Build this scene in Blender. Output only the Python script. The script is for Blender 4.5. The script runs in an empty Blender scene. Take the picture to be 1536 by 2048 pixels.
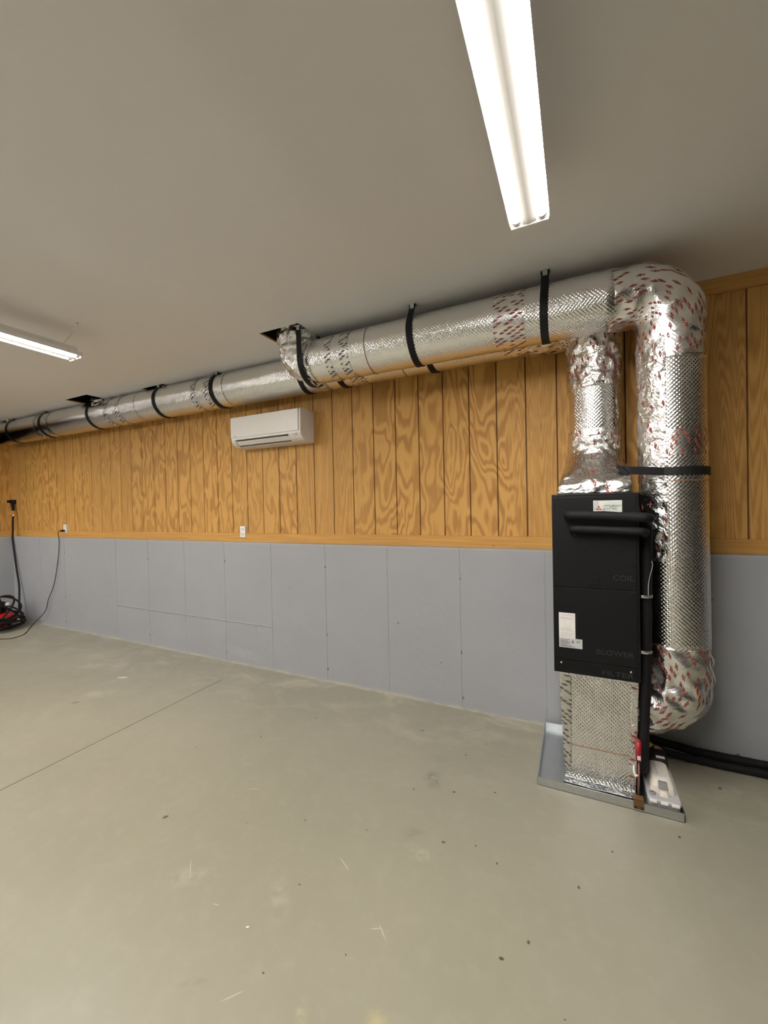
import bpy, bmesh, math, random
from mathutils import Vector, Matrix, noise
random.seed(7)
PI = math.pi
# ------------------------------------------------------------------ measurements
D = 3.024          # wood wall plane
LY = 2.904         # painted concrete face
LZ = 1.187         # top of concrete
H = 2.813          # ceiling
G0, S = -5.3958, .2032
XL, XLC, XR, YB = -7.68, -7.36, 7.0, -6.0
# ------------------------------------------------------------------ camera, world, exposure
scene = bpy.context.scene
cam_d = bpy.data.cameras.new('camera'); cam = bpy.data.objects.new('camera', cam_d)
scene.collection.objects.link(cam); scene.camera = cam
cam_d.sensor_fit = 'VERTICAL'; cam_d.sensor_height = 36; cam_d.lens = 802.0 / 2048 * 36
cam_d.clip_start = .02
F_ = Vector((-0.43257079, 0.90150403, -0.01315276)); R_ = Vector((0.90150046, 0.43226028, -0.02116505)); U_ = Vector((0.01339496, 0.0210126, 0.99968947))
M = Matrix((R_, U_, -F_)).transposed().to_4x4(); M.translation = Vector((0, 0, 1.5052)); cam.matrix_world = M
w = bpy.data.worlds.new('world'); scene.world = w; w.use_nodes = True
w.node_tree.nodes['Background'].inputs[0].default_value = (.05, .05, .055, 1); w.node_tree.nodes['Background'].inputs[1].default_value = .3
scene.view_settings.view_transform = 'Standard'; scene.view_settings.look = 'None'
scene.view_settings.gamma = 1; scene.view_settings.use_curve_mapping = False
scene.view_settings.exposure = 0.17
TUBE = 140.0        # tube emission strength
TUBE_COL = (1, .95, .895)
C = scene.collection

# ------------------------------------------------------------------ node helper
class NT:
    def __init__(s, name):
        s.m = bpy.data.materials.new(name); s.m.use_nodes = True; s.t = s.m.node_tree; s.n = s.t.nodes
        s.b = s.n['Principled BSDF']
    def node(s, typ, ins=None, **kw):
        n = s.n.new(typ)
        for k, v in kw.items(): setattr(n, k, v)
        for k, v in (ins or {}).items(): s.put(n.inputs[k], v)
        return n
    def put(s, sock, v):
        if isinstance(v, bpy.types.NodeSocket): s.t.links.new(v, sock)
        elif isinstance(v, (int, float)) and sock.type in ('RGBA', 'VECTOR'): sock.default_value = (v, v, v, 1)[:len(sock.default_value)]
        elif isinstance(v, tuple) and sock.type == 'RGBA' and len(v) == 3: sock.default_value = v + (1,)
        else: sock.default_value = v
    def math(s, op, a, b=0, c=0, clamp=False):
        n = s.node('ShaderNodeMath', operation=op, use_clamp=clamp); s.put(n.inputs[0], a); s.put(n.inputs[1], b); s.put(n.inputs[2], c); return n.outputs[0]
    def vm(s, op, a, b=(0, 0, 0), scale=1):
        n = s.node('ShaderNodeVectorMath', operation=op); s.put(n.inputs[0], a); s.put(n.inputs[1], b)
        if op == 'SCALE': s.put(n.inputs[3], scale)
        return n.outputs['Value'] if op in ('LENGTH', 'DISTANCE', 'DOT_PRODUCT') else n.outputs[0]
    def obj(s): return s.node('ShaderNodeTexCoord').outputs['Object']
    def pos(s): return s.node('ShaderNodeNewGeometry').outputs['Position']
    def uv(s): return s.node('ShaderNodeTexCoord').outputs['UV']
    def mapping(s, v, loc=(0, 0, 0), rot=(0, 0, 0), sc=(1, 1, 1), vt='POINT'):
        return s.node('ShaderNodeMapping', {'Vector': v, 'Location': loc, 'Rotation': rot, 'Scale': sc}, vector_type=vt).outputs[0]
    def noise(s, v, scale, detail=3, rough=.5, dist=0, out=0):
        return s.node('ShaderNodeTexNoise', {'Vector': v, 'Scale': scale, 'Detail': detail, 'Roughness': rough, 'Distortion': dist}).outputs[out]
    def voro(s, v, scale, feat='F1', out='Distance', rnd=1):
        return s.node('ShaderNodeTexVoronoi', {'Vector': v, 'Scale': scale, 'Randomness': rnd}, feature=feat).outputs[out]
    def rng(s, v, a, b, c=0, d=1, smooth=False):
        return s.node('ShaderNodeMapRange', {'Value': v, 'From Min': a, 'From Max': b, 'To Min': c, 'To Max': d}, interpolation_type='SMOOTHSTEP' if smooth else 'LINEAR').outputs[0]
    def mix(s, f, a, b, mode='MIX'):
        n = s.node('ShaderNodeMix', data_type='RGBA', blend_type=mode); s.put(n.inputs[0], f); s.put(n.inputs[6], a); s.put(n.inputs[7], b); return n.outputs[2]
    def sep(s, v):
        n = s.node('ShaderNodeSeparateXYZ', {0: v}); return n.outputs
    def comb(s, x, y, z=0):
        return s.node('ShaderNodeCombineXYZ', {0: x, 1: y, 2: z}).outputs[0]
    def bump(s, h, strength, dist, normal=None):
        n = s.node('ShaderNodeBump', {'Height': h, 'Strength': strength, 'Distance': dist})
        if normal: s.put(n.inputs['Normal'], normal)
        return n.outputs[0]
    def out(s, **k):
        for kk, v in k.items(): s.put(s.b.inputs[{'col': 'Base Color', 'rough': 'Roughness', 'metal': 'Metallic', 'n': 'Normal', 'spec': 'Specular IOR Level', 'coat': 'Coat Weight', 'aniso': 'Anisotropic'}[kk]], v)
        return s.m

def plain(name, col, rough=.5, metal=0, var=.06, sc=30, bump=0):
    t = NT(name); v = t.obj(); n = t.noise(v, sc, 3)
    lo = tuple(c * (1 - var) for c in col); hi = tuple(min(1, c * (1 + var)) for c in col)
    kw = dict(col=t.mix(n, lo, hi), rough=t.rng(n, .3, .7, rough * .92, min(1, rough * 1.08)), metal=metal)
    if bump: kw['n'] = t.bump(t.noise(v, sc * 4, 2), .4, bump)
    return t.out(**kw)

def foil(name, dimple=1.0, crinkle=0.0, marks=0, rough=.2, tone=.88, dens=.5, tape=False):
    """aluminium bubble-foil jacket; UV is in metres. marks: 0 none, 1 red print, 2 grey print"""
    t = NT(name); uv = t.uv(); nrm = None
    if dimple:
        q = t.sep(t.mapping(uv, sc=(1, 1, 1)))
        k = 2 * PI / .020
        h = t.math('MULTIPLY', t.math('SINE', t.math('MULTIPLY', q[0], k)), t.math('SINE', t.math('MULTIPLY', q[1], k)))
        h = t.math('ADD', h, t.math('MULTIPLY', t.noise(uv, 70, 2), .9))
        nrm = t.bump(h, .5 * dimple, .0019)
    big = t.noise(t.mapping(uv, sc=(.35, 6, 1)), 1.6, 2, .5)
    nrm = t.bump(big, .15, .008, nrm)
    if crinkle:
        a = t.noise(uv, 38, 5, .62, .8); b = t.voro(t.vm('ADD', uv, t.vm('SCALE', t.noise(uv, 20, 3, out=1), scale=.05)), 62, 'F1')
        hh = t.math('ADD', t.math('ABSOLUTE', t.math('SUBTRACT', a, .5)), t.math('MULTIPLY', b, .35))
        nrm = t.bump(hh, min(1, crinkle), .009 * crinkle, nrm)
    col = t.mix(t.noise(uv, 3, 3), (tone * .97,) * 3, (tone, tone, tone * .985))
    metal = 1.0; rg = t.rng(t.noise(uv, 9, 3), .3, .7, rough * .8, rough * 1.25)
    if marks:
        q = t.mapping(t.vm('ADD', uv, t.vm('SCALE', t.noise(uv, 9, 1, out=1), scale=.012)), rot=(0, 0, 1.05), sc=(1 / .050, 1 / .015, 1))
        cell = t.node('ShaderNodeVectorMath', {0: q}, operation='FLOOR').outputs[0]
        fr = t.sep(t.vm('FRACTION', q))
        wn = t.node('ShaderNodeTexWhiteNoise', {'Vector': cell}, noise_dimensions='2D').outputs[0]
        m = t.math('MULTIPLY', t.math('LESS_THAN', t.math('ABSOLUTE', t.math('SUBTRACT', fr[0], .5)), .40), t.math('LESS_THAN', t.math('ABSOLUTE', t.math('SUBTRACT', fr[1], .5)), .26))
        m = t.math('MULTIPLY', m, t.math('GREATER_THAN', wn, 1 - dens))
        m = t.math('MULTIPLY', m, t.rng(t.noise(uv, 190, 2), .30, .45))
        red = (.20, .030, .014) if marks == 1 else (.07, .062, .055)
        col = t.mix(m, col, red); metal = t.math('SUBTRACT', 1, t.math('MULTIPLY', m, .85)); rg = t.math('ADD', rg, t.math('MULTIPLY', m, .3))
    return t.out(col=col, rough=rg, metal=metal, n=nrm)

def wood(name, ply=True, lo=(.385, .182, .038), hi=(.60, .33, .085)):
    t = NT(name); v = t.pos()
    s = t.sep(v); x = s[0]; z = s[2]
    if ply:
        sheet = t.node('ShaderNodeMath', {0: t.math('DIVIDE', t.math('ADD', t.math('ADD', x, s[1]), 20.05), 1.2192)}, operation='FLOOR').outputs[0]
        off = t.math('MULTIPLY', sheet, 7.31)
        p = t.comb(t.math('ADD', t.math('ADD', x, s[1]), off), off, z)
        warp = t.noise(t.mapping(p, sc=(3.0, 1, 1.1)), 1.5, 2, .5, .25)
        fld = t.noise(t.mapping(p, sc=(3.4, 1, .55)), 1.15, 3.6, .5, .7)
        amp = t.rng(warp, .35, .65, 7, 15)
        bands = t.math('SINE', t.math('MULTIPLY', fld, t.math('MULTIPLY', amp, 3.6)))
        fine = t.math('SINE', t.math('MULTIPLY', t.noise(t.mapping(p, sc=(5.5, 1, .22)), 1.4, 1.5, .4, .2), 210))
        sel = t.rng(t.noise(t.mapping(p, sc=(1.1, 1, .15)), 1.3, 1), .42, .62, 0, 1, True)
        g = t.math('ADD', t.math('MULTIPLY', bands, t.math('SUBTRACT', 1, t.math('MULTIPLY', sel, .8))), t.math('MULTIPLY', fine, t.math('MULTIPLY', sel, .7)))
        g = t.math('ADD', g, t.math('MULTIPLY', t.math('SUBTRACT', t.noise(t.mapping(p, sc=(60, 1, 3)), 3, 3), .5), 1.6))
        g = t.rng(g, -1.1, .9, 0, 1, True)
        streak = t.noise(t.mapping(p, sc=(1.6, 1, .3)), 1.4, 2)
        col = t.mix(g, lo, hi)
        col = t.mix(t.rng(streak, .35, .7, 0, .45), col, tuple(c * .78 for c in hi))
        hgt = g
        knot = t.voro(t.mapping(p, sc=(1, .01, 1)), 3.3); km = t.rng(knot, .010, .018, .8, 0)
        col = t.mix(km, col, (.10, .045, .015))
        return t.out(col=col, rough=.62, n=t.bump(hgt, .25, .002))
    p = t.comb(t.math('MULTIPLY', t.math('ADD', x, s[1]), .9), 3.3, z)
    g = t.noise(t.mapping(p, sc=(1.5, 1, 50)), 1.4, 4, .6, .4)
    col = t.mix(t.rng(g, .3, .7), lo, hi)
    kn = t.rng(t.voro(t.mapping(p, sc=(1, .01, 1)), 4.2), .025, .045, .85, 0)
    nails = t.rng(t.voro(t.mapping(p, sc=(1.4, .01, 3), loc=(.3, 0, .1)), 2.9), .012, .02, .7, 0)
    col = t.mix(t.math('MAXIMUM', kn, nails), col, (.09, .04, .02))
    return t.out(col=col, rough=.6, n=t.bump(g, .2, .001))

def painted_concrete():
    t = NT('grey_paint'); v = t.pos(); s = t.sep(v)
    n = t.noise(v, 2.2, 4, .55); f = t.noise(v, 45, 3)
    col = t.mix(n, (.295, .305, .325), (.338, .348, .366))
    pits = t.voro(v, 7.0); pm = t.rng(pits, .035, .075, 1, 0, True)
    keep = t.math('GREATER_THAN', t.node('ShaderNodeTexWhiteNoise', {'Vector': t.node('ShaderNodeTexVoronoi', {'Vector': v, 'Scale': 7.0}).outputs['Position']}).outputs[0], .62)
    pm = t.math('MULTIPLY', pm, keep)
    rough_area = t.rng(t.noise(t.mapping(v, sc=(1, 1, .3)), 3, 4), .52, .7, 0, 1)
    h = t.math('SUBTRACT', t.math('ADD', t.math('MULTIPLY', t.noise(v, 8, 4), .8), t.math('MULTIPLY', t.math('MULTIPLY', f, rough_area), .5)), t.math('MULTIPLY', pm, 1.2))
    # pale scuff near the floor and dusty foot of the wall
    e = t.vm('LENGTH', t.mapping(v, loc=(-2.95, LY, .10), rot=(0, .1, 0), sc=(.32, 1, .07), vt='TEXTURE'))
    col = t.mix(t.math('MULTIPLY', t.rng(e, .2, 1, .5, 0), t.rng(f, .35, .6)), col, (.42, .40, .38))
    dust = t.math('MULTIPLY', t.rng(s[2], .0, .022, .75, 0), t.rng(t.noise(v, 5, 4), .42, .6))
    col = t.mix(dust, col, (.46, .43, .36))
    top = t.math('MULTIPLY', t.rng(s[2], LZ - .012, LZ - .004), t.rng(t.noise(v, 9, 3), .2, .5, .3, .9))  # ledge top and upper edge paler: its lit highlight put into the colour
    col = t.mix(top, col, (.40, .385, .36))
    return t.out(col=col, rough=t.rng(f, .3, .7, .42, .55), n=t.bump(h, .75, .010))

def floor_mat():
    t = NT('floor_paint'); v = t.pos(); s = t.sep(v)
    n = t.noise(v, .9, 5, .6); f = t.noise(v, 14, 4, .6)
    col = t.mix(t.rng(n, .3, .7), (.245, .234, .178), (.286, .269, .208))
    col = t.mix(t.rng(f, .5, .75, 0, .15), col, (.40, .38, .31))
    # dusty band by the wall
    wy = t.math('SUBTRACT', LY, s[1])
    d1 = t.math('MULTIPLY', t.rng(wy, 0, .035, 1, 0), t.rng(t.noise(v, 9, 3), .35, .6, .2, .9))
    d2 = t.math('MULTIPLY', t.rng(wy, .0, .9, .55, 0), t.rng(t.noise(t.mapping(v, sc=(1, 1.8, 1)), 2.6, 5, .65, .6), .5, .72))
    col = t.mix(t.math('MAXIMUM', d1, d2, clamp=True), col, (.52, .48, .38))
    def mark(x, y, L, W, ang, c, soft=.6, amt=1, brk=None):
        nonlocal col
        e = t.vm('LENGTH', t.mapping(v, loc=(x, y, 0), rot=(0, 0, ang), sc=(L / 2, W / 2, 1), vt='TEXTURE'))
        m = t.rng(e, soft, 1, amt, 0, True)
        if brk: m = t.math('MULTIPLY', m, t.rng(t.noise(v, brk, 3, .6), .38, .62))
        col = t.mix(m, col, c)
    dk = (.045, .04, .032); wh = (.55, .52, .45)
    for (x, y, r) in [(-1.845, 1.284, .026), (-.95, 2.503, .018), (-1.905, 2.012, .014), (-.556, 1.701, .017), (-.011, 1.713, .015), (.655, 2.611, .022),
                      (-.244, 1.335, .016), (-.168, 1.424, .014), (-.937, .973, .009), (.396, 2.158, .016), (-.599, 2.026, .018), (-.403, 2.109, .014), (-1.45, 1.42, .008),
                      (-.80, 1.96, .012), (-1.02, 1.27, .01), (-.9, 1.62, .008), (.12, 1.95, .012), (.78, 2.2, .02), (-.32, 1.69, .012), (-.42, 1.74, .01), (-1.2, 1.55, .01),
                      (.25, 1.30, .01), (-.72, 1.13, .007), (-.55, .93, .006), (-2.2, 1.75, .012), (-1.7, 2.35, .014), (-.62, 2.36, .014), (.02, 1.2, .008), (-.05, 1.25, .006)]:
        mark(x, y, r * 1.35, r * .9, random.uniform(0, 3), dk, .5, .9)
    mark(-3.613, 1.783, .07, .022, .9, (.07, .055, .03), .6, .95)
    for (x0, y0, x1, y1) in [(-1.529, 1.176, -1.447, 1.105), (-.667, 1.271, -.614, 1.224), (-1.007, .855, -.953, .916), (-1.277, 1.069, -1.244, 1.075),
                             (-.64, 1.26, -.69, 1.235), (-.95, 1.45, -.86, 1.40), (-1.62, 1.60, -1.55, 1.63)]:
        L = math.hypot(x1 - x0, y1 - y0); mark((x0 + x1) / 2, (y0 + y1) / 2, L * 1.1, .006, math.atan2(y1 - y0, x1 - x0), wh, .3, .5)
    mark(-3.749, 2.232, .10, .03, .5, (.7, .68, .62), .7, .8); mark(-1.09, 1.06, .014, .006, .5, (.85, .83, .78), .7, .95)
    mark(-.734, 2.076, .13, .20, .3, (.07, .065, .052), 0, .8, 16); mark(-.755, 2.274, .12, .14, .5, (.13, .12, .10), 0, .4, 16)
    mark(-.70, 1.69, .22, .12, .8, (.16, .15, .11), 0, .4, 22); mark(-.62, 1.60, .16, .10, .4, (.40, .37, .29), .1, .45, 30)
    mark(-.538, 1.0, .10, .16, .8, (.47, .41, .20), .1, .5, 14); mark(-.761, .948, .05, .10, .7, (.52, .45, .25), .1, .6, 18)
    mark(-1.05, 1.18, .35, .12, 2.2, wh, 0, .2, 24); mark(-1.45, 1.12, .35, .14, .6, wh, 0, .2, 20); mark(-1.12, .86, .14, .03, .6, (.18, .17, .14), 0, .5, 20)
    mark(-3.6, 1.95, .7, .2, .5, wh, 0, .3, 9); mark(-4.3, 2.3, .9, .2, .35, wh, 0, .3, 9)
    h = t.math('ADD', t.math('MULTIPLY', t.noise(v, 3, 3), .7), t.math('MULTIPLY', f, .2))
    return t.out(col=col, rough=t.rng(t.noise(v, 2.5, 5, .6), .3, .7, .30, .44), n=t.bump(h, .25, .006), spec=.45)

def ceiling_mat():
    t = NT('ceiling_paint'); v = t.pos(); n = t.noise(v, .8, 3); f = t.noise(v, 180, 2)
    return t.out(col=t.mix(n, (.80, .795, .80), (.83, .825, .83)), rough=.85, n=t.bump(f, .15, .0015))

MAT = {}
MAT['ply'] = wood('stained_plywood'); MAT['board'] = wood('pine_board', False, (.44, .22, .050), (.60, .335, .085))
MAT['groove'] = plain('plywood_groove', (.10, .042, .012), .8)
MAT['conc'] = painted_concrete(); MAT['floor'] = floor_mat(); MAT['ceil'] = ceiling_mat()
MAT['joint'] = plain('saw_cut', (.10, .095, .075), .8)
MAT['foil'] = foil('bubble_foil', rough=.16); MAT['foil_smooth'] = foil('bubble_foil_worn', .55, rough=.24)
MAT['crink'] = foil('crinkled_foil', .35, .75, 0, .18); MAT['crink_red'] = foil('crinkled_foil_red_print', .3, .8, 1, .19, dens=.26)
MAT['crink_few'] = foil('crinkled_foil_faint_print', .3, .8, 1, .18, dens=.10)
MAT['elbow_red'] = foil('elbow_foil_red_print', .25, .38, 1, .24, dens=.5)
MAT['tape_red'] = foil('tape_red_print', .3, .12, 1, .25, dens=.62); MAT['tape_grey'] = foil('tape_grey_print', .3, .12, 2, .26, dens=.6, tone=.8)
MAT['tape_plain'] = foil('tape_plain', .2, .25, 0, .22)
MAT['seam'] = plain('seam_edge', (.22, .12, .07), .5)
MAT['galv'] = plain('galvanised_steel', (.62, .65, .67), .3, 1, .10, 40)
MAT['strap'] = plain('black_webbing', (.006, .006, .007), .6, 0, .2, 200, .0005); MAT['strap'].node_tree.nodes['Principled BSDF'].inputs['Specular IOR Level'].default_value = .3
MAT['insul'] = plain('black_foam_insulation', (.006, .0055, .006), .7, 0, .2, 80, .001)
MAT['insul'].node_tree.nodes['Principled BSDF'].inputs['Specular IOR Level'].default_value = .25
MAT['cab'] = plain('black_powder_coat', (.005, .0053, .0056), .5, 0, .1, 300, .0003)
MAT['cab'].node_tree.nodes['Principled BSDF'].inputs['Specular IOR Level'].default_value = .2
MAT['cab2'] = plain('black_recess', (.008, .008, .008), .6)
MAT['emboss'] = plain('embossed_black', (.020, .021, .022), .4)
MAT['screw_d'] = plain('dark_screw', (.006, .006, .006), .3); MAT['chrome'] = plain('bright_zinc', (.8, .8, .8), .22, 1)
MAT['white'] = plain('white_plastic', (.72, .70, .66), .38, 0, .02); MAT['white2'] = plain('white_enamel', (.80, .79, .76), .35, 0, .02)
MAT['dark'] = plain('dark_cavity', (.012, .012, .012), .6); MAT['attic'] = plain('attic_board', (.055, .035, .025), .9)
MAT['paper'] = plain('paper_label', (.68, .66, .64), .6); MAT['silver'] = plain('silver_label', (.50, .52, .53), .4, .2)
MAT['ink'] = plain('grey_ink', (.22, .21, .21), .7); MAT['ink_lt'] = plain('pale_ink', (.48, .44, .43), .7); MAT['red'] = plain('logo_red', (.45, .02, .02), .4)
MAT['badge'] = plain('badge_face', (.70, .74, .68), .28, .25); MAT['ink_d'] = plain('black_ink', (.03, .035, .03), .5)
MAT['grey'] = plain('grey_plastic', (.42, .41, .42), .5); MAT['cream'] = plain('cream_plastic', (.60, .56, .49), .45); MAT['redp'] = plain('red_plastic', (.28, .010, .016), .4)
MAT['yellow'] = plain('yellow_plastic', (.75, .50, .01), .4); MAT['brown'] = plain('brown_plastic', (.22, .09, .07), .5); MAT['bracket'] = plain('rusty_brown_clip', (.20, .11, .05), .45, .6, .3)
MAT['brass'] = plain('brass', (.85, .55, .25), .25, 1); MAT['rubber'] = plain('black_rubber', (.005, .005, .005), .6); MAT['rubber'].node_tree.nodes['Principled BSDF'].inputs['Specular IOR Level'].default_value = .25; MAT['redpaint'] = plain('red_tank_paint', (.40, .006, .012), .3)
t = NT('glowing_tube'); e = t.node('ShaderNodeEmission', {'Color': TUBE_COL, 'Strength': TUBE})
t.t.links.new(e.outputs[0], t.n['Material Output'].inputs[0]); MAT['tube'] = t.m

# ------------------------------------------------------------------ mesh helpers
def link(name, bm, mat, parent=None, smooth=False, mats=None):
    me = bpy.data.meshes.new(name); bmesh.ops.recalc_face_normals(bm, faces=bm.faces); bm.to_mesh(me); bm.free()
    for m in (mats or [mat]): me.materials.append(MAT[m])
    if smooth:
        for p in me.polygons: p.use_smooth = True
    o = bpy.data.objects.new(name, me); C.objects.link(o)
    if parent: o.parent = parent; o.matrix_parent_inverse = Matrix.Translation(-parent.location)
    return o
def thing(name, label, cat, loc=(0, 0, 0), group=None):
    o = bpy.data.objects.new(name, None); C.objects.link(o); o.location = loc; o.empty_display_size = .05
    return tag(o, label, cat, group)
def tag(o, label, cat, group=None):
    o['label'] = label; o['category'] = cat
    if group: o['group'] = group
    return o
def struct(o): o['kind'] = 'structure'; return o
def box(bm, x0, x1, y0, y1, z0, z1, bev=0, seg=2):
    r = bmesh.ops.create_cube(bm, size=1)
    for v in r['verts']: v.co = Vector(((x0 + x1) / 2 + v.co.x * (x1 - x0), (y0 + y1) / 2 + v.co.y * (y1 - y0), (z0 + z1) / 2 + v.co.z * (z1 - z0)))
    if bev:
        es = {e for v in r['verts'] for e in v.link_edges}
        bmesh.ops.bevel(bm, geom=list(es), offset=bev, segments=seg, affect='EDGES', profile=.5)
    return bm
def B(*a, **k): return box(bmesh.new(), *a, **k)
def cyl(bm, p, q, r, n=20, r2=None):
    p, q = Vector(p), Vector(q); d = q - p
    m = Matrix.Translation((p + q) / 2) @ d.to_track_quat('Z', 'Y').to_matrix().to_4x4()
    bmesh.ops.create_cone(bm, cap_ends=True, segments=n, radius1=r, radius2=r if r2 is None else r2, depth=d.length, matrix=m); return bm
def fillet(pts, rad, n=10):
    pts = [Vector(p) for p in pts]; out = [pts[0]]
    for i in range(1, len(pts) - 1):
        a, b, c = pts[i - 1], pts[i], pts[i + 1]; r = rad[i - 1] if isinstance(rad, (list, tuple)) else rad
        u, v = (a - b).normalized(), (c - b).normalized(); ang = u.angle(v)
        if r < 1e-4 or ang > 3.13: out.append(b); continue
        t_ = min(r / math.tan(ang / 2), (a - b).length * .49, (c - b).length * .49)
        rr = t_ * math.tan(ang / 2); cen = b + (u + v).normalized() * rr / math.sin(ang / 2)
        s0 = b + u * t_ - cen; s1 = b + v * t_ - cen; ax = s0.cross(s1).normalized(); tot = s0.angle(s1)
        for k in range(n + 1): out.append(cen + Matrix.Rotation(tot * k / n, 3, ax) @ s0)
    out.append(pts[-1]); return out
def resample(pts, step):
    out = [pts[0].copy()]; acc = 0
    for a, b in zip(pts, pts[1:]):
        L = (b - a).length
        if L < 1e-6: continue
        n = max(1, round(L / step)); out += [a.lerp(b, k / n) for k in range(1, n + 1)]
    return out
def smooth_path(pts, it=3):
    pts = [Vector(p) for p in pts]
    for _ in range(it):
        q = [pts[0]]
        for a, b in zip(pts, pts[1:]): q += [a.lerp(b, .25), a.lerp(b, .75)]
        q.append(pts[-1]); pts = q
    return pts
def sweep(pts, r, seg=48, disp=0, dsc=12, caps=True, ref=(0, 1, 0), a0=0, a1=2 * PI, bm=None, squash=None, u0=0):
    """tube along pts; r float or function of 0..1; UV in metres; disp = wrinkle depth"""
    pts = [Vector(p) for p in pts]; new = bm is None; bm = bm or bmesh.new(); uvl = bm.loops.layers.uv.verify()
    full = abs(a1 - a0 - 2 * PI) < 1e-6; n = seg + 1
    tot = sum((b - a).length for a, b in zip(pts, pts[1:])); s = 0; rings = []; us = []
    tg0 = (pts[1] - pts[0]).normalized(); N = Vector(ref); N = (N - tg0 * N.dot(tg0))
    if N.length < .1: N = tg0.orthogonal()
    N.normalize(); prev = tg0
    for i, p in enumerate(pts):
        tg = (pts[min(i + 1, len(pts) - 1)] - pts[max(i - 1, 0)]).normalized()
        N = (prev.rotation_difference(tg) @ N).normalized(); prev = tg; Bn = tg.cross(N)
        if i: s += (p - pts[i - 1]).length
        rr = r(s / tot) if callable(r) else r; ring = []
        m = seg if full else n
        for k in range(m):
            a = a0 + (a1 - a0) * k / seg; dvec = N * math.cos(a) + Bn * math.sin(a); q = p + dvec * rr
            if disp:
                e1 = noise.noise(q * dsc) ; e2 = noise.noise(q * dsc * 2.7 + Vector((5, 3, 1)))
                q += dvec * disp * (1 - 2 * abs(e1) * 1.6 + .6 * e2)
            ring.append(bm.verts.new(q))
        rings.append(ring); us.append(s + u0)
    R0 = r if not callable(r) else r(.5)
    for i in range(len(rings) - 1):
        A, Bq = rings[i], rings[i + 1]
        for k in range(seg):
            k2 = (k + 1) % seg if full else k + 1
            f = bm.faces.new((A[k], A[k2], Bq[k2], Bq[k])); f.smooth = True
            v0, v1 = (a1 - a0) * R0 * k / seg, (a1 - a0) * R0 * (k + 1) / seg
            for lp, uv in zip(f.loops, ((us[i], v0), (us[i], v1), (us[i + 1], v1), (us[i + 1], v0))): lp[uvl].uv = uv
    if caps and full:
        for ring in (rings[0], rings[-1]):
            f = bm.faces.new(ring if ring is rings[-1] else list(reversed(ring)))
    return bm
def tube_obj(name, pts, r, mat, parent=None, **k):
    return link(name, sweep(pts, r, **k), mat, parent)
def line(a, b, step=.05): return resample([Vector(a), Vector(b)], step)
def text_bm(txt, height, width, x, y, z, depth=.0008, bold=0):
    """text facing -Y with lower left at (x, z) on plane y; returns bmesh"""
    cu = bpy.data.curves.new('lettering', 'FONT'); cu.body = txt; cu.size = 1; cu.extrude = .01; cu.offset = bold
    o = bpy.data.objects.new('lettering_tmp', cu); C.objects.link(o)
    bpy.context.view_layer.update(); dg = bpy.context.evaluated_depsgraph_get()
    me = bpy.data.meshes.new_from_object(o.evaluated_get(dg)); bm = bmesh.new(); bm.from_mesh(me)
    bpy.data.objects.remove(o); bpy.data.curves.remove(cu); bpy.data.meshes.remove(me)
    xs = [v.co.x for v in bm.verts]; ys = [v.co.y for v in bm.verts]; x0, x1, y0, y1 = min(xs), max(xs), min(ys), max(ys)
    for v in bm.verts: v.co = Vector((x + (v.co.x - x0) / (x1 - x0) * width, y - (v.co.z + .01) / .02 * depth, z + (v.co.y - y0) / (y1 - y0) * height))
    return bm

# ------------------------------------------------------------------ structure
def grooved(bm, u0, u1, lo, hi, grooves, gw, gd, P, back=.03):
    """panel profile along u with rectangular grooves; P(u, depth, w) -> co"""
    us = [(u0, 0)]
    for g in grooves:
        if g - gw / 2 <= u0 or g + gw / 2 >= u1: continue
        us += [(g - gw / 2, 0), (g - gw / 2 + gw * .12, gd), (g + gw / 2 - gw * .12, gd), (g + gw / 2, 0)]
    us.append((u1, 0))
    A = [bm.verts.new(P(u, d, lo)) for u, d in us]; Z = [bm.verts.new(P(u, d, hi)) for u, d in us]
    for i in range(len(us) - 1):
        f = bm.faces.new((A[i], A[i + 1], Z[i + 1], Z[i]))
        if us[i][1] > 0 and us[i + 1][1] > 0: f.material_index = 1
    A2 = [bm.verts.new(P(u, back, lo)) for u in (u0, u1)]; Z2 = [bm.verts.new(P(u, back, hi)) for u in (u0, u1)]
    bm.faces.new((A2[0], A2[1], Z2[1], Z2[0])); bm.faces.new((A[0], Z[0], Z2[0], A2[0])); bm.faces.new((A[-1], A2[1], Z2[1], Z[-1]))
    bm.faces.new([A2[0]] + A + [A2[1]]); bm.faces.new([Z2[0]] + Z + [Z2[1]])
    return bm
# back wall, plywood with grooves
bm = grooved(bmesh.new(), XL - .03, XR, LZ - .1, H + .02, [G0 + k * S for k in range(-11, 62)], .010, .006, lambda u, d, w: Vector((u, D + d, w)))
struct(link('wall_back', bm, None, mats=['ply', 'groove']))
bm = grooved(bmesh.new(), YB, D, LZ - .1, H + .02, [D - .14 - k * S for k in range(40)], .010, .006, lambda u, d, w: Vector((XL - d, u, w)))
struct(link('wall_left', bm, None, mats=['ply', 'groove']))
bm = grooved(bmesh.new(), YB, D, LZ - .1, H + .02, [D - .1 - k * S for k in range(40)], .010, .006, lambda u, d, w: Vector((XR + d, u, w)))
struct(link('wall_right', bm, None, mats=['ply', 'groove']))
bm = grooved(bmesh.new(), XL, XR, LZ - .1, H + .02, [XL + .1 + k * S for k in range(56)], .010, .006, lambda u, d, w: Vector((u, YB - d, w)))
struct(link('wall_front', bm, None, mats=['ceil', 'ceil']))
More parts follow.
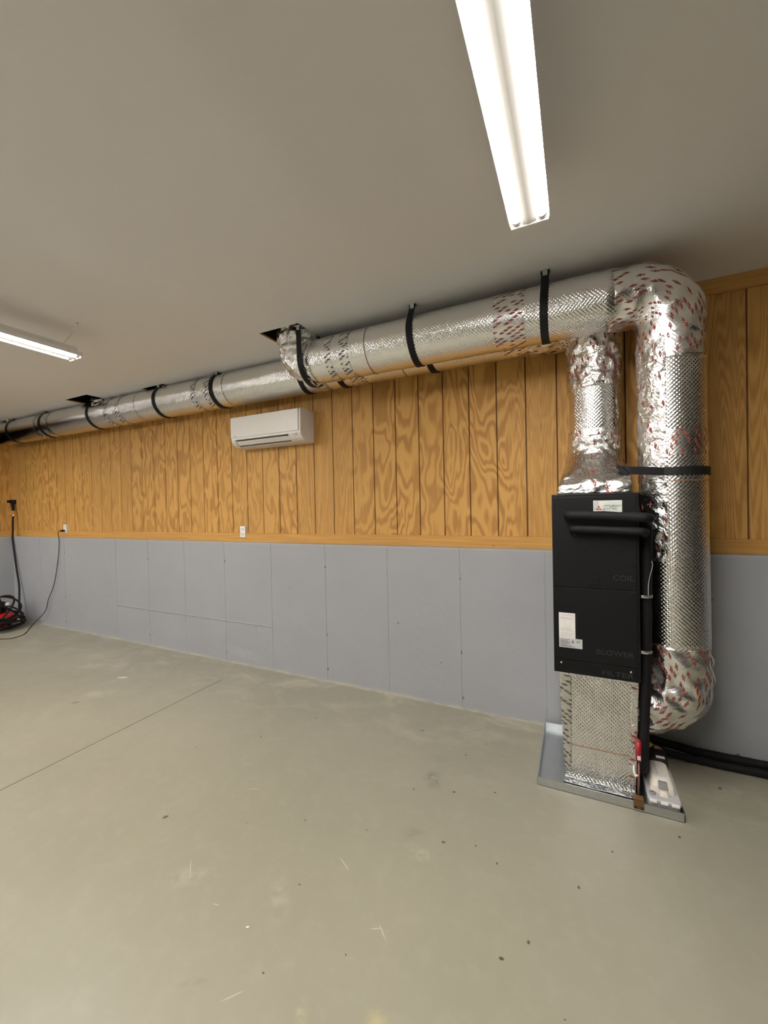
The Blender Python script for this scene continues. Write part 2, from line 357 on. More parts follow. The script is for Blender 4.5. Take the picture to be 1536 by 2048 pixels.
# concrete knee walls
seams = [-6.63, -6.035, -4.94, -4.345, -3.752, -3.17, -2.572, -1.97, -1.375, -.782, -.198, .4, 1.0, 1.6, 2.2]
bm = grooved(bmesh.new(), XLC, XR, -.02, LZ, seams, .0048, .0025, lambda u, d, w: Vector((u, LY + d, w)), back=.115)
o = struct(link('wall_back_lower', bm, None, mats=['conc', 'conc']))
rb = bmesh.new(); pts = []
for k in range(60): pts.append(Vector((-4.93 + k * .04, LY - .001, .403 + .004 * noise.noise(Vector((k * .3, 0, 0))))))
sweep(pts, lambda f: .0045, seg=6, bm=rb, disp=.0015, dsc=40)
ro = link('form_seam', rb, 'conc', o); 
for i, sx in enumerate(seams):
    for z in (.99, .40, .10):
        zz = z + random.uniform(-.02, .02); pb_ = bmesh.new(); xx = sx + random.uniform(-.006, .006)
        for q in range(3):
            a_, b_ = xx + random.uniform(-.007, .007), zz + random.uniform(-.012, .012); rr_ = random.uniform(.003, .0065)
            bmesh.ops.create_icosphere(pb_, subdivisions=2, radius=rr_, matrix=Matrix.Translation((a_, LY + rr_ * .45, b_)))
        link('form_tie_mark', pb_, 'joint' if i % 2 else 'conc', o, True)
struct(link('wall_left_lower', B(XL, XLC, YB, D, -.02, LZ), 'conc'))
struct(link('wall_right_lower', B(XR - .12, XR + .02, YB, D, -.02, LZ), 'conc'))
struct(link('wall_front_lower', B(XL, XR, YB, YB + .12, -.02, LZ), 'conc'))
# trims
struct(link('trim_1', B(XL, XR, D - .019, D, LZ, LZ + .084, bev=.002), 'board'))
struct(link('trim_2', B(XL, XR, D - .019, D, H - .092, H, bev=.002), 'board'))
struct(link('trim_3', B(XL, XL + .019, YB, D - .019, LZ, LZ + .084, bev=.002), 'board'))
struct(link('trim_4', B(XL, XL + .019, YB, D - .019, H - .092, H, bev=.002), 'board'))
# floor with a saw-cut joint
bm = bmesh.new(); JX = -2.858
def quad(bm, pts, mi=0):
    f = bm.faces.new([bm.verts.new(p) for p in pts]); f.material_index = mi; return f
x0, x1 = XL - .1, XR + .1; yj = 2.56; g = .0025
quad(bm, [(x0, YB, 0), (JX - g, YB, 0), (JX - g, yj, 0), (x0, yj, 0)]); quad(bm, [(JX + g, YB, 0), (x1, YB, 0), (x1, yj, 0), (JX + g, yj, 0)])
quad(bm, [(x0, yj, 0), (JX - g, yj, 0), (JX + g, yj, 0), (x1, yj, 0), (x1, D + .1, 0), (x0, D + .1, 0)])
quad(bm, [(JX - g, YB, 0), (JX - g, YB, -.006), (JX - g, yj, -.006), (JX - g, yj, 0)], 1); quad(bm, [(JX + g, YB, 0), (JX + g, yj, 0), (JX + g, yj, -.006), (JX + g, YB, -.006)], 1)
quad(bm, [(JX - g, YB, -.006), (JX + g, YB, -.006), (JX + g, yj, -.006), (JX - g, yj, -.006)], 1)
quad(bm, [(x0, YB, -.05), (x1, YB, -.05), (x1, D + .1, -.05), (x0, D + .1, -.05)])
bmesh.ops.remove_doubles(bm, verts=bm.verts, dist=1e-5)
me = bpy.data.meshes.new('floor'); bm.to_mesh(me); bm.free(); me.materials.append(MAT['floor']); me.materials.append(MAT['joint'])
o = bpy.data.objects.new('floor', me); C.objects.link(o); struct(o)
# ceiling: cells with three cut-outs
holes = [(-2.11, -1.755, 2.315, 2.70), (-5.30, -4.86, 2.60, 2.95), (-4.15, -3.80, 2.755, 2.95), (-7.25, -6.98, 2.765, 2.95)]
xs = sorted({XL - .05, XR + .05, *[h[0] for h in holes], *[h[1] for h in holes]}); ys = sorted({YB - .05, D + .05, *[h[2] for h in holes], *[h[3] for h in holes]})
bm = bmesh.new()
inh = lambda x, y: any(h[0] < x < h[1] and h[2] < y < h[3] for h in holes)
for i in range(len(xs) - 1):
    for j in range(len(ys) - 1):
        if not inh((xs[i] + xs[i + 1]) / 2, (ys[j] + ys[j + 1]) / 2):
            for z in (H, H + .013): quad(bm, [(xs[i], ys[j], z), (xs[i + 1], ys[j], z), (xs[i + 1], ys[j + 1], z), (xs[i], ys[j + 1], z)])
for h in holes:
    c = [(h[0], h[2]), (h[1], h[2]), (h[1], h[3]), (h[0], h[3])]
    for a, b in zip(c, c[1:] + c[:1]): quad(bm, [(a[0], a[1], H), (b[0], b[1], H), (b[0], b[1], H + .013), (a[0], a[1], H + .013)], 1)
bmesh.ops.remove_doubles(bm, verts=bm.verts, dist=1e-5)
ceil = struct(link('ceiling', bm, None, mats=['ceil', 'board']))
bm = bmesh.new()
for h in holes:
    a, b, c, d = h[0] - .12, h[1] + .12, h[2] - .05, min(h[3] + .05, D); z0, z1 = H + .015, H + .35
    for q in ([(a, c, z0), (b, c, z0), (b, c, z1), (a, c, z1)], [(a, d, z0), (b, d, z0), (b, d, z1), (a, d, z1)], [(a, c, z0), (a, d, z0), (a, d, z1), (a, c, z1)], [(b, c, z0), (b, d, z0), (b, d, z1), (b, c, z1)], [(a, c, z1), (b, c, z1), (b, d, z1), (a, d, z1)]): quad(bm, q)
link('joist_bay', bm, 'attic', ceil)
ar = bpy.data.lights  # (only the tubes light the room)

# ------------------------------------------------------------------ shop lights
def shop_light(xc, yend, label, L=2.44, z=2.655, group=None, hook=0.0):
    r = thing('shop_light', label, 'light', (xc, yend - L / 2, z), group)
    y0, y1 = yend - L, yend
    link('housing', B(xc - .026, xc + .026, y0 + .01, y1 - .01, z + .014, z + .05, bev=.004), 'white2', r)
    bm = bmesh.new(); prof = [(-.074, -.026), (-.064, .004), (-.027, .004), (-.0265, -.0318), (0, -.0375), (.0265, -.0318), (.027, .004), (.064, .004), (.074, -.026)]
    prof = prof + [(px, pz + .0015) for px, pz in reversed(prof)]
    a = [bm.verts.new((xc + px, y0, z + pz)) for px, pz in prof]; b = [bm.verts.new((xc + px, y1, z + pz)) for px, pz in prof]; n_ = len(prof)
    for i in range(n_): bm.faces.new((a[i], a[(i + 1) % n_], b[(i + 1) % n_], b[i]))
    link('reflector', bm, 'white2', r)
    for s_ in (-1, 1):
        tb = cyl(bmesh.new(), (xc + s_ * .0475, y0 + .035, z - .016), (xc + s_ * .0475, y1 - .035, z - .016), .0165, 20); to = link('tube', tb, 'tube', r, True)
        for ye, d_ in ((y0, 1), (y1, -1)):
            cp = cyl(bmesh.new(), (xc + s_ * .0475, ye + d_ * .014, z - .016), (xc + s_ * .0475, ye + d_ * .036, z - .016), .0172, 20)
            link('end_cap', cp, 'chrome', to, True)
    for ye in (y0, y1):
        s_ = -1 if ye == y1 else 1
        link('lampholder', B(xc - .071, xc + .071, min(ye, ye + s_ * .016), max(ye, ye + s_ * .016), z - .038, z + .006, bev=.003), 'white2', r)
    for yc in (y0 + .09, y1 - .09):
        bm = bmesh.new()
        for s_ in (-1, 1):
            cyl(bm, (xc + hook, yc, H - .025), (xc + s_ * .024, yc, z + .048), .0012, 6)
        zz = H - .003
        cyl(bm, (xc + hook, yc, H), (xc + hook, yc, H - .006), .010, 12); cyl(bm, (xc + hook, yc, H), (xc + hook, yc, H - .028), .0022, 8)
        link('hanging_chain', bm, 'chrome', r)
    return r
shop_light(-.153, 1.73, 'long white twin-tube shop light overhead, pointing at the black air handler')
shop_light(-3.26, 1.69, 'white shop light hung by chain, cut by the left edge of the photo', hook=.19)
for i, (x, y) in enumerate([(-6.4, 1.7), (-6.4, -2.3), (-3.26, -2.3)]):  # unseen fixtures, added to brighten the left and rear of the room
    shop_light(x, y, 'white twin-tube shop light added out of view to light the room', group='added shop lights out of view')

# ------------------------------------------------------------------ straps
def ribbon(path, wdir, width, th=.0022):
    """band along path (list of Vectors), wide along wdir"""
    bm = bmesh.new(); wd = Vector(wdir).normalized(); rows = []
    for i, p in enumerate(path):
        tg = (path[min(i + 1, len(path) - 1)] - path[max(i - 1, 0)]).normalized(); n = tg.cross(wd).normalized()
        rows.append([bm.verts.new(p + wd * (sx * width / 2) + n * (sn * th / 2)) for sx, sn in ((-1, -1), (1, -1), (1, 1), (-1, 1))])
    for a, b in zip(rows, rows[1:]):
        for k in range(4): bm.faces.new((a[k], a[(k + 1) % 4], b[(k + 1) % 4], b[k]))
    bm.faces.new(rows[0]); bm.faces.new(list(reversed(rows[-1]))); return bm
def strap(x, yh, yc, zc, r, label, width=.042, group=None, z0=None):
    """webbing sling from a ceiling hook round the front and under the duct at (yc, zc)"""
    rt = thing('duct_hanging_strap', label, 'strap', (x, yh, H), group); R = r + .005
    # tangent from hook to the camera side of the circle
    hook = Vector((0, yh, H - .022)); v = Vector((0, yc, zc)) - hook; dist = v.length
    if dist > R:
        base = math.atan2(hook.z - zc, hook.y - yc); off = math.acos(R / dist)
        a = base + off
    else: a = math.radians(100)
    pts = [Vector((x, yh + .01, H - .006)), Vector((x, yh - .004, H - .012)), Vector((x, hook.y - .006, hook.z))]
    dxs = random.uniform(-.012, .012)
    a_end = math.radians(180 + 180 - 5)
    n = 40
    for k in range(n + 1):
        aa = a + (a_end - a) * k / n
        pts.append(Vector((x + dxs * math.sin((aa - a)), yc + R * math.cos(aa), zc + R * math.sin(aa))))
    yb = min(yc + R + .0, D - .012)
    pts.append(Vector((x, yc + R * .9, min(H - .01, zc + .1))))
    link('webbing', ribbon(pts, (1, 0, 0), width), 'strap', rt)
    link('buckle', box(B(x - width * .62, x + width * .62, yh - .02, yh + .022, H - .006, H, bev=.001), x - width * .3, x + width * .3, yh - .012, yh - .006, H - .032, H - .003, bev=.001), 'galv', rt)
    return rt

# ------------------------------------------------------------------ front (return) duct
FY, FZ, FR = 2.525, 2.600, .157
RX, RY, RR = .452, 2.555, .149
ret = thing('return_duct', 'foil-wrapped front duct that elbows down along the right of the black cabinet', 'duct', (RX, RY, .1))
path = fillet([(-1.90, FY - .03, H + .2), (-1.90, FY, FZ), (.15, FY, FZ)], [.165], 36)
i0 = next(i for i, p in enumerate(path) if p.x > -1.90 + .16)
tube_obj('take_off_elbow', resample(path[:i0 + 1] + [Vector((-1.72, FY, FZ))], .012), lambda f: FR * .97, 'crink', ret, seg=96, disp=.012, dsc=13)
tube_obj('duct_run', line((-1.74, FY, FZ), (.19, FY, FZ), .04), FR, 'foil', ret, seg=64)
elb = fillet([(.10, FY, FZ), (RX, RY, FZ), (RX, RY, 2.02)], [.29], 44)
tube_obj('top_elbow', resample(elb, .012)[6:-16], lambda f: FR + .003 - (FR - RR) * f, 'elbow_red', ret, seg=96, disp=.005, dsc=9)
low = fillet([(RX, RY, 2.3), (RX + .015, RY, .42), (.08, RY + .01, .415)], [.17], 40)
tube_obj('riser', resample([Vector((RX, RY, 2.32)), Vector((RX + .01, RY, .75))], .04), RR, 'foil', ret, seg=64)
lowp = [p for p in resample(low, .012) if p.z < .78 or p.x < RX - .02]
tube_obj('bottom_elbow', lowp, lambda f: RR + .002, 'elbow_red', ret, seg=96, disp=.008, dsc=10)
def sleeve(parent, a, b, r, mat, name='tape_band', **k):
    return tube_obj(name, line(a, b, .02), r + .0022, mat, parent, seg=64, caps=False, **k)
sleeve(ret, (-.42, FY, FZ), (-.25, FY, FZ), FR, 'tape_red')
sleeve(ret, (-1.58, FY, FZ), (-1.53, FY, FZ), FR, 'tape_grey'); sleeve(ret, (-1.46, FY, FZ), (-1.39, FY, FZ), FR, 'tape_grey')
sleeve(ret, (-1.262, FY, FZ), (-1.257, FY, FZ), FR, 'seam', 'seam')
sleeve(ret, (RX + .002, RY, 1.86), (RX + .003, RY, 1.73), RR, 'tape_red')
sleeve(ret, (RX + .004, RY, 1.606), (RX + .004, RY, 1.602), RR, 'seam', 'seam')
# crinkled lengthwise seam strip on the cabinet side of the riser
tube_obj('seam_tape', line((RX, RY, 2.33), (RX + .005, RY, 1.2), .012), RR + .004, 'crink_few', ret, seg=30, caps=False, disp=.005, dsc=22, ref=(-1, 0, 0), a0=math.radians(-72), a1=math.radians(-8))
# ------------------------------------------------------------------ rear (supply) duct
BY, BZ, BR = 2.852, 2.655, .158
SX, SY, SR = .108, 2.745, .139
sup = thing('supply_duct', 'foil-wrapped rear duct against the wood wall, dropping onto the black cabinet', 'duct', (SX, SY, 1.55))
tube_obj('duct_run', line((-7.34, BY, BZ), (-.22, BY, BZ), .05), BR, 'foil', sup, seg=64)
el = fillet([(-.26, BY, BZ), (SX, SY + .05, BZ - .03), (SX, SY, 2.16)], [.25], 36)
tube_obj('top_elbow', resample(el, .012), lambda f: BR - (BR - SR) * f + .002, 'crink_red', sup, seg=96, disp=.010, dsc=13)
tube_obj('riser', line((SX, SY, 2.2), (SX, SY, 1.86), .03), SR, 'foil', sup, seg=64)
tube_obj('seam_tape', line((SX, SY, 2.2), (SX, SY, 1.84), .012), SR + .003, 'crink', sup, seg=20, caps=False, disp=.004, dsc=24, ref=(1, -.6, 0), a0=math.radians(-22), a1=math.radians(18))
sleeve(sup, (SX, SY, 1.93), (SX, SY, 1.86), SR + .004, 'crink_red', disp=.003, dsc=20)
# square-to-round transition
bm = bmesh.new(); uvl = bm.loops.layers.uv.verify(); n = 96; rows = []; m = 30
cx, cy, hx, hy = .085, 2.545, .168, .215
for j in range(m + 1):
    f = j / m; z = 1.549 + f * .345; e = min(1, max(0, (f - .08) / .72)); e = e * e * (3 - 2 * e); row = []
    for k in range(n):
        a = 2 * PI * k / n; c_, s_ = math.cos(a), math.sin(a); q = 1 / max(abs(c_) / hx, abs(s_) / hy)
        P = Vector((cx + c_ * q, cy + s_ * q, z)); Q = Vector((SX + c_ * (SR + .004), SY + s_ * (SR + .004), z)); v = P.lerp(Q, e)
        d = Vector((c_, s_, 0)); v += d * .009 * (1 - 3.0 * abs(noise.noise(v * 15)) + .5 * noise.noise(v * 40)); row.append(bm.verts.new(v))
    rows.append(row)
for j in range(m):
    for k in range(n):
        f = bm.faces.new((rows[j][k], rows[j][(k + 1) % n], rows[j + 1][(k + 1) % n], rows[j + 1][k])); f.smooth = True
        for lp, uv in zip(f.loops, ((j, k), (j, k + 1), (j + 1, k + 1), (j + 1, k))): lp[uvl].uv = (uv[0] * .0115, uv[1] * .011)
bm.faces.new(list(reversed(rows[0]))); bm.faces.new(rows[-1])
link('transition', bm, 'crink_few', sup)
for a, b, mt in [(-4.75, -4.68, 'tape_grey'), (-4.55, -4.47, 'tape_grey'), (-3.34, -3.28, 'tape_grey'), (-3.16, -3.10, 'tape_grey'), (-1.93, -1.83, 'tape_grey'), (-1.60, -1.48, 'tape_grey'), (-.42, -.25, 'tape_red'), (-6.25, -6.19, 'tape_grey'), (-5.96, -5.90, 'tape_grey')]:
    sleeve(sup, (a, BY, BZ), (b, BY, BZ), BR, mt)
for x in (-2.92, -1.15, -4.2, -1.72): sleeve(sup, (x - .002, BY, BZ), (x + .003, BY, BZ), BR, 'seam', 'seam')
for x, y in ((-4.96, 2.80), (-3.92, 2.86), (-7.1, 2.86)):
    tube_obj('take_off_collar', resample(fillet([(x + .22, y, BZ + .03), (x, y, BZ + .07), (x, y, H + .15)], [.09], 8), .012), .085, 'crink', sup, seg=64, disp=.010, dsc=16)
# straps round both ducts
for x, lab in ((-.141, 'black webbing strap round the front duct nearest the top right elbow'), (-.941, 'black webbing strap round the middle of the front duct'), (-1.775, 'black webbing strap round the front duct at its crinkled left elbow')):
    strap(x, 2.455 if x > -1.5 else 2.352, FY, FZ, FR if x > -1.5 else FR + .012, lab)
for x, lab in ((-.118, 'strap end on the rear duct showing just below the strap nearest the top elbow'), (-.933, 'short bit of black strap on the rear duct, seen under the middle front-duct strap'), (-1.694, 'short bit of black strap on the rear duct right of the front duct elbow strap'), (-2.063, 'black strap on the rear duct seen just left below the crinkled elbow'),
               (-3.053, 'black strap on the rear duct above the left end of the wall air conditioner'), (-3.886, 'black strap on the rear duct by the thin ceiling slot'), (-5.05, 'black strap on the rear duct beside the square ceiling opening'),
               (-6.096, 'second black strap from the left corner on the rear duct'), (-6.923, 'black strap on the rear duct nearest the left corner')):
    strap(x, 2.77, BY, BZ, BR, lab)
# horizontal strap tying the riser
rt = thing('riser_strap', 'black strap pulled level across the vertical duct above the cabinet', 'strap', (RX, RY - RR, 1.65))
pts = [Vector((.210, 2.392, 1.670)), Vector((.25, 2.392, 1.664))]
for k in range(31):
    a = math.radians(-112 + k * 5.2); pts.append(Vector((RX + .003 + (RR + .0085) * math.cos(a), RY + (RR + .0085) * math.sin(a), 1.652 - .003 * k / 30)))
pts.append(Vector((RX + .1, D - .15, 1.648)))
link('webbing', ribbon(pts, (0, 0, 1), .040), 'strap', rt)
bm = box(bmesh.new(), .200, .226, 2.385, 2.402, 1.655, 1.685, bev=.004); cyl(bm, (.193, 2.392, 1.688), (.240, 2.39, 1.648), .010, 10)
link('strap_knot', bm, 'strap', rt)

# ------------------------------------------------------------------ air handler cabinet
AX0, AX1, AY, AZ0, AZ1 = -.116, .272, 2.272, .622, 1.549
ah = thing('air_handler', 'tall black air handler cabinet standing on the foil-wrapped box', 'air handler', (.078, 2.52, AZ0))
link('casing', B(AX0, AX1, AY, 2.78, AZ0, AZ1, bev=.003), 'cab', ah)
px0, px1 = AX0 + .006, AX1 - .013
panels = {}
for nm, z0, z1 in (('coil_panel', 1.0715, 1.534), ('blower_panel', .6945, 1.0685), ('filter_panel', .627, .6915)):
    panels[nm] = link(nm, B(px0, px1, AY - .0055, AY + .002, z0, z1, bev=.0015), 'cab', ah)
YP = AY - .0055
link('lettering', text_bm('COIL', .026, .088, .159, YP, 1.118, .0012), 'emboss', panels['coil_panel'])
link('lettering', text_bm('BLOWER', .026, .161, .082, YP, .742, .0012), 'emboss', panels['blower_panel'])
link('lettering', text_bm('FILTER', .024, .135, .107, YP, .640, .0012), 'emboss', panels['filter_panel'])
for x, z in [(-.088, 1.477), (-.039, 1.476), (-.040, 1.401), (-.010, 1.342), (.035, 1.315), (.034, 1.259), (.199, 1.266), (.248, 1.197), (-.092, 1.232), (.055, 1.138), (-.012, 1.090), (.121, 1.090)]:
    link('screw', cyl(bmesh.new(), (x, YP + .001, z), (x, YP - .0035, z), .0058, 10, .0045), 'screw_d', panels['coil_panel'])
for x, z in [(-.078, 1.055), (.234, 1.052)]: link('screw', cyl(bmesh.new(), (x, YP + .001, z), (x, YP - .004, z), .0065, 10, .005), 'screw_d', panels['blower_panel'])
for x, z in [(-.081, .676), (.230, .673)]:
    s_ = link('screw', cyl(bmesh.new(), (x, YP + .001, z), (x, YP - .004, z), .0062, 12, .0045), 'chrome', panels['filter_panel'], True); s_['label'] = 'bright screw'
link('access_tab', B(.052, .098, YP - .002, YP + .001, 1.088, 1.132, bev=.001), 'cab', panels['coil_panel'])
# badge
bx0, bx1, bz0, bz1 = .0765, .2015, 1.447, 1.513
bd = link('badge', B(bx0, bx1, YP - .003, YP + .001, bz0, bz1, bev=.0012), 'badge', panels['coil_panel']); bd['label'] = 'pale maker plate with red three-diamond mark'
link('badge_corner', B(bx0 + .001, bx0 + .024, YP - .0035, YP, bz0 + .018, bz1 - .001), 'silver', bd)
bm = bmesh.new(); lx, lz, s_ = bx0 + .024, bz0 + .027, .0135
for a in (90, 210, 330):
    d = Vector((math.cos(math.radians(a)), 0, math.sin(math.radians(a)))); p_ = Vector((-d.z, 0, d.x)); o_ = Vector((lx, YP - .0042, lz))
    vs = [bm.verts.new(o_ + q) for q in (Vector((0, 0, 0)), d * s_ * .5 * 1.1 + p_ * s_ * .30, d * s_ * 1.15, d * s_ * .55 - p_ * s_ * .30)]; bm.faces.new(vs)
ex = bmesh.ops.extrude_face_region(bm, geom=bm.faces[:]); bmesh.ops.translate(bm, verts=[v for v in ex['geom'] if isinstance(v, bmesh.types.BMVert)], vec=(0, .001, 0))
link('emblem', bm, 'red', bd)
link('lettering', text_bm('MITSUBISHI', .0095, .068, bx0 + .046, YP - .003, bz0 + .034, .0008), 'ink_d', bd)
link('lettering', text_bm('ELECTRIC', .0095, .057, bx0 + .046, YP - .003, bz0 + .020, .0008), 'ink_d', bd)
# paper labels
lb = link('instruction_label', B(-.090, -.013, YP - .0012, YP + .0005, .800, .937), 'paper', panels['blower_panel']); lb['label'] = 'tall pale paper label with a small diagram'
bm = bmesh.new()
def bar(x0, x1, z, h=.0022, dy=.0018): box(bm, x0, x1, YP - dy, YP - .0008, z, z + h)
for z, a, b in [(.926, .15, .92), (.922, .25, .95), (.912, .1, .95), (.908, .1, .9), (.904, .15, .85), (.858, .15, .7), (.853, .1, .8), (.848, .1, .75), (.843, .1, .95), (.834, .1, .9), (.829, .1, .95), (.822, .1, .8), (.817, .1, .95), (.812, .1, .7)]:
    bar(-.090 + .077 * a, -.090 + .077 * b, z, .0016)
bar(-.0615, -.0600, .865, .036); box(bm, -.052, -.034, YP - .0018, YP - .0008, .868, .8695)
link('print', bm, 'ink_lt', lb)
lb2 = link('rating_label', B(-.090, .0185, YP - .0016, YP + .0005, .757, .806), 'silver', panels['blower_panel']); lb2['label'] = 'grey rating label with fine print'
bm = bmesh.new()
for z, a, b in [(.797, .05, .45), (.791, .05, .38), (.786, .05, .5), (.781, .05, .42), (.776, .05, .5), (.771, .05, .34), (.766, .05, .55), (.762, .05, .68)]: bar(-.090 + .108 * a, -.090 + .108 * b, z, .0026, .0024)
box(bm, -.030, -.020, YP - .0024, YP - .0008, .782, .797); bar(-.010, .010, .793, .003, .0024); bar(-.010, .010, .787, .003, .0024)
link('print', bm, 'ink', lb2)

# insulated refrigerant pipes
def pipe(label, pts, rads, r):
    rt_ = thing('insulated_pipe', label, 'pipe', pts[0])
    link('insulation', sweep(resample(fillet(pts, rads, 10), .03), r, seg=24, disp=.0012, dsc=18), 'insul', rt_)
    return rt_
p1 = pipe('thick black insulated pipe, upper of the two across the cabinet front', [(-.036, AY, 1.448), (-.036, AY - .055, 1.446), (.306, AY - .055, 1.428), (.316, AY + .085, 1.40), (.306, AY + .085, .75), (.282, AY + .07, .14), (.302, 2.81, .10), (.62, 2.862, .040), (3.9, 2.862, .032)], [.028, .035, .05, .2, .08, .12, .2], .0225)
p2 = pipe('thinner black insulated pipe, lower of the two across the cabinet front', [(-.016, AY, 1.374), (-.016, AY - .045, 1.373), (.292, AY - .045, 1.362), (.300, AY + .135, 1.33), (.302, AY + .135, .75), (.290, 2.42, .16), (.31, 2.75, .068), (.62, 2.80, .024), (3.9, 2.805, .024)], [.025, .03, .04, .2, .08, .12, .2], .0185)
for z, xx in ((1.034, .3105), (.757, .3065)):
    bm = cyl(bmesh.new(), (xx, AY + .085, z - .006), (xx, AY + .085, z + .006), .0245, 28)
    box(bm, xx - .03, xx + .004, AY + .052, AY + .061, z - .007, z + .007, bev=.002); pp = p1
    c_ = link('pipe_clamp', bm, 'chrome', pp, True); c_['label'] = 'shiny metal clamp'
o = link('control_wire', sweep(smooth_path([(.313, AY + .056, 1.03), (.313, AY + .056, 1.09), (.318, AY + .054, 1.13), (.334, AY + .056, 1.19), (.330, AY + .07, 1.21)], 3), .0015, seg=8), 'grey')
tag(o, 'thin grey wire curving up beside the cabinet above the upper clamp', 'wire')

# ------------------------------------------------------------------ foil-wrapped plenum box
pb = thing('plenum_box', 'foil-wrapped square box under the black cabinet in the metal pan', 'plenum', (.09, 2.53, .016))
def quadbox(x0, x1, xb0, xb1, y0, y1, z0, z1, nz=40, nx=40, disp=.004):
    bm = bmesh.new(); uvl = bm.loops.layers.uv.verify()
    per = []
    for k in range(nx): per.append((k / nx, 0))
    for k in range(nx): per.append((1, k / nx))
    for k in range(nx): per.append((1 - k / nx, 1))
    for k in range(nx): per.append((0, 1 - k / nx))
    rows = []
    for j in range(nz + 1):
        f = j / nz; z = z0 + (z1 - z0) * f; a = xb0 + (x0 - xb0) * f; b = xb1 + (x1 - xb1) * f; row = []
        for (u, v) in per:
            q = Vector((a + (b - a) * u, y0 + (y1 - y0) * v, z)); d = Vector((u - .5, v - .5, 0)).normalized()
            if disp: q += d * disp * (noise.noise(q * 9) + .4 * noise.noise(q * 30))
            row.append(bm.verts.new(q))
        rows.append(row)
    N_ = len(per); W = (x1 - x0) / nx
    for j in range(nz):
        for k in range(N_):
            f = bm.faces.new((rows[j][k], rows[j][(k + 1) % N_], rows[j + 1][(k + 1) % N_], rows[j + 1][k])); f.smooth = True
            for lp, (jj, kk) in zip(f.loops, ((j, k), (j, k + 1), (j + 1, k + 1), (j + 1, k))): lp[uvl].uv = (kk * W, jj * (z1 - z0) / nz)
    bm.faces.new(list(reversed(rows[0]))); bm.faces.new(rows[-1]); return bm
link('body', quadbox(-.095, .267, -.072, .247, 2.332, 2.76, .017, .621), 'foil', pb)
link('corner_tape', quadbox(-.0965, -.036, -.0740, -.042, 2.3275, 2.40, .06, .619, nx=8, disp=.002), 'tape_grey', pb)
link('corner_tape', quadbox(.236, .2690, .222, .2495, 2.3275, 2.42, .03, .619, nx=8, disp=.003), 'crink_red', pb)
link('foot_tape', quadbox(-.076, .249, -.082, .255, 2.320, 2.765, .016, .050, nz=8, disp=.006), 'crink', pb)
link('top_tape', quadbox(-.094, .266, -.095, .267, 2.326, 2.40, .590, .620, nz=6, disp=.004), 'crink', pb)
link('seam', quadbox(-.04, .246, -.041, .245, 2.3285, 2.34, .219, .222, nz=2, disp=.0006), 'seam', pb)

# ------------------------------------------------------------------ drain pan
dp = bmesh.new(); X0, X1, Y0, Y1, RH, TH = -.208, .437, 2.262, 2.862, .043, .0018
box(dp, X0, X1, Y0, Y1, 0.0005, .0025)
for a in ((X0, X1, Y0, Y0 + TH), (X0, X1, Y1 - TH, Y1), (X0, X0 + TH, Y0, Y1), (X1 - TH, X1, Y0, Y1)): box(dp, *a, .0005, RH)
for a in ((X0 - .002, X1 + .002, Y0 - .002, Y0 + .005), (X0 - .002, X1 + .002, Y1 - .005, Y1 + .002), (X0 - .002, X0 + .005, Y0, Y1), (X1 - .005, X1 + .002, Y0, Y1)): box(dp, *a, RH - .003, RH + .001, bev=.001)
o = link('drain_pan', dp, 'galv'); tag(o, 'shallow galvanised metal drain pan on the floor under the foil box', 'pan')
# clip and float switch
fs = thing('float_switch', 'red float switch clipped on the pan rim left of the condensate pump', 'switch', (.257, 2.262, .03))
bm = box(bmesh.new(), .232, .276, Y0 - .006, Y0 - .003, .012, .062, bev=.001); box(bm, .232, .276, Y0 - .006, Y0 + .03, .058, .061, bev=.001); box(bm, .232, .276, Y0 - .010, Y0 - .003, .030, .036, bev=.001)
cb = link('clip', bm, 'bracket', fs)
for x in (.241, .267): link('screw', cyl(bmesh.new(), (x, Y0 - .006, .020), (x, Y0 - .011, .020), .0045, 12), 'screw_d', cb)
bm = cyl(bmesh.new(), (.258, 2.300, .06), (.262, 2.305, .22), .0045, 10); link('stem', bm, 'brown', fs, True)
bm = cyl(bmesh.new(), (.2600, 2.300, .225), (.2605, 2.300, .325), .0125, 16); cyl(bm, (.2605, 2.300, .325), (.2605, 2.300, .332), .0125, 16, .007)
bo = link('switch_body', bm, 'redp', fs, True); link('sticker', B(.253, .267, 2.2865, 2.2885, .236, .256), 'paper', bo)
bm = sweep(smooth_path([(.243, 2.322, .185), (.240, 2.310, .165), (.246, 2.300, .145), (.254, 2.296, .155)], 2), .005, seg=10)
link('wire_tie', bm, 'white', fs)

# ------------------------------------------------------------------ condensate pump
pu = thing('condensate_pump', 'small grey and cream condensate pump in the right end of the pan', 'pump', (.36, 2.44, .003))
def loft(secs, cap=True):
    """secs: list of (z, x0, x1, y0, y1, r) rounded rectangles"""
    bm = bmesh.new(); rows = []
    for z, x0, x1, y0, y1, r in secs:
        row = []
        for cx_, cy_, a0 in ((x1 - r, y1 - r, 0), (x0 + r, y1 - r, 90), (x0 + r, y0 + r, 180), (x1 - r, y0 + r, 270)):
            for k in range(6):
                a = math.radians(a0 + 18 * k); row.append(bm.verts.new((cx_ + r * math.cos(a), cy_ + r * math.sin(a), z)))
        rows.append(row)
    for A, Z in zip(rows, rows[1:]):
        for k in range(len(A)): bm.faces.new((A[k], A[(k + 1) % len(A)], Z[(k + 1) % len(A)], Z[k])).smooth = False
    bm.faces.new(list(reversed(rows[0]))); bm.faces.new(rows[-1]); return bm
link('tank', loft([(.003, .302, .424, 2.282, 2.60, .015), (.060, .298, .428, 2.276, 2.605, .015)]), 'grey', pu)
lid = link('tank_lid', loft([(.060, .294, .431, 2.270, 2.610, .018), (.070, .294, .431, 2.270, 2.610, .018), (.074, .298, .427, 2.274, 2.606, .016)]), 'grey', pu)
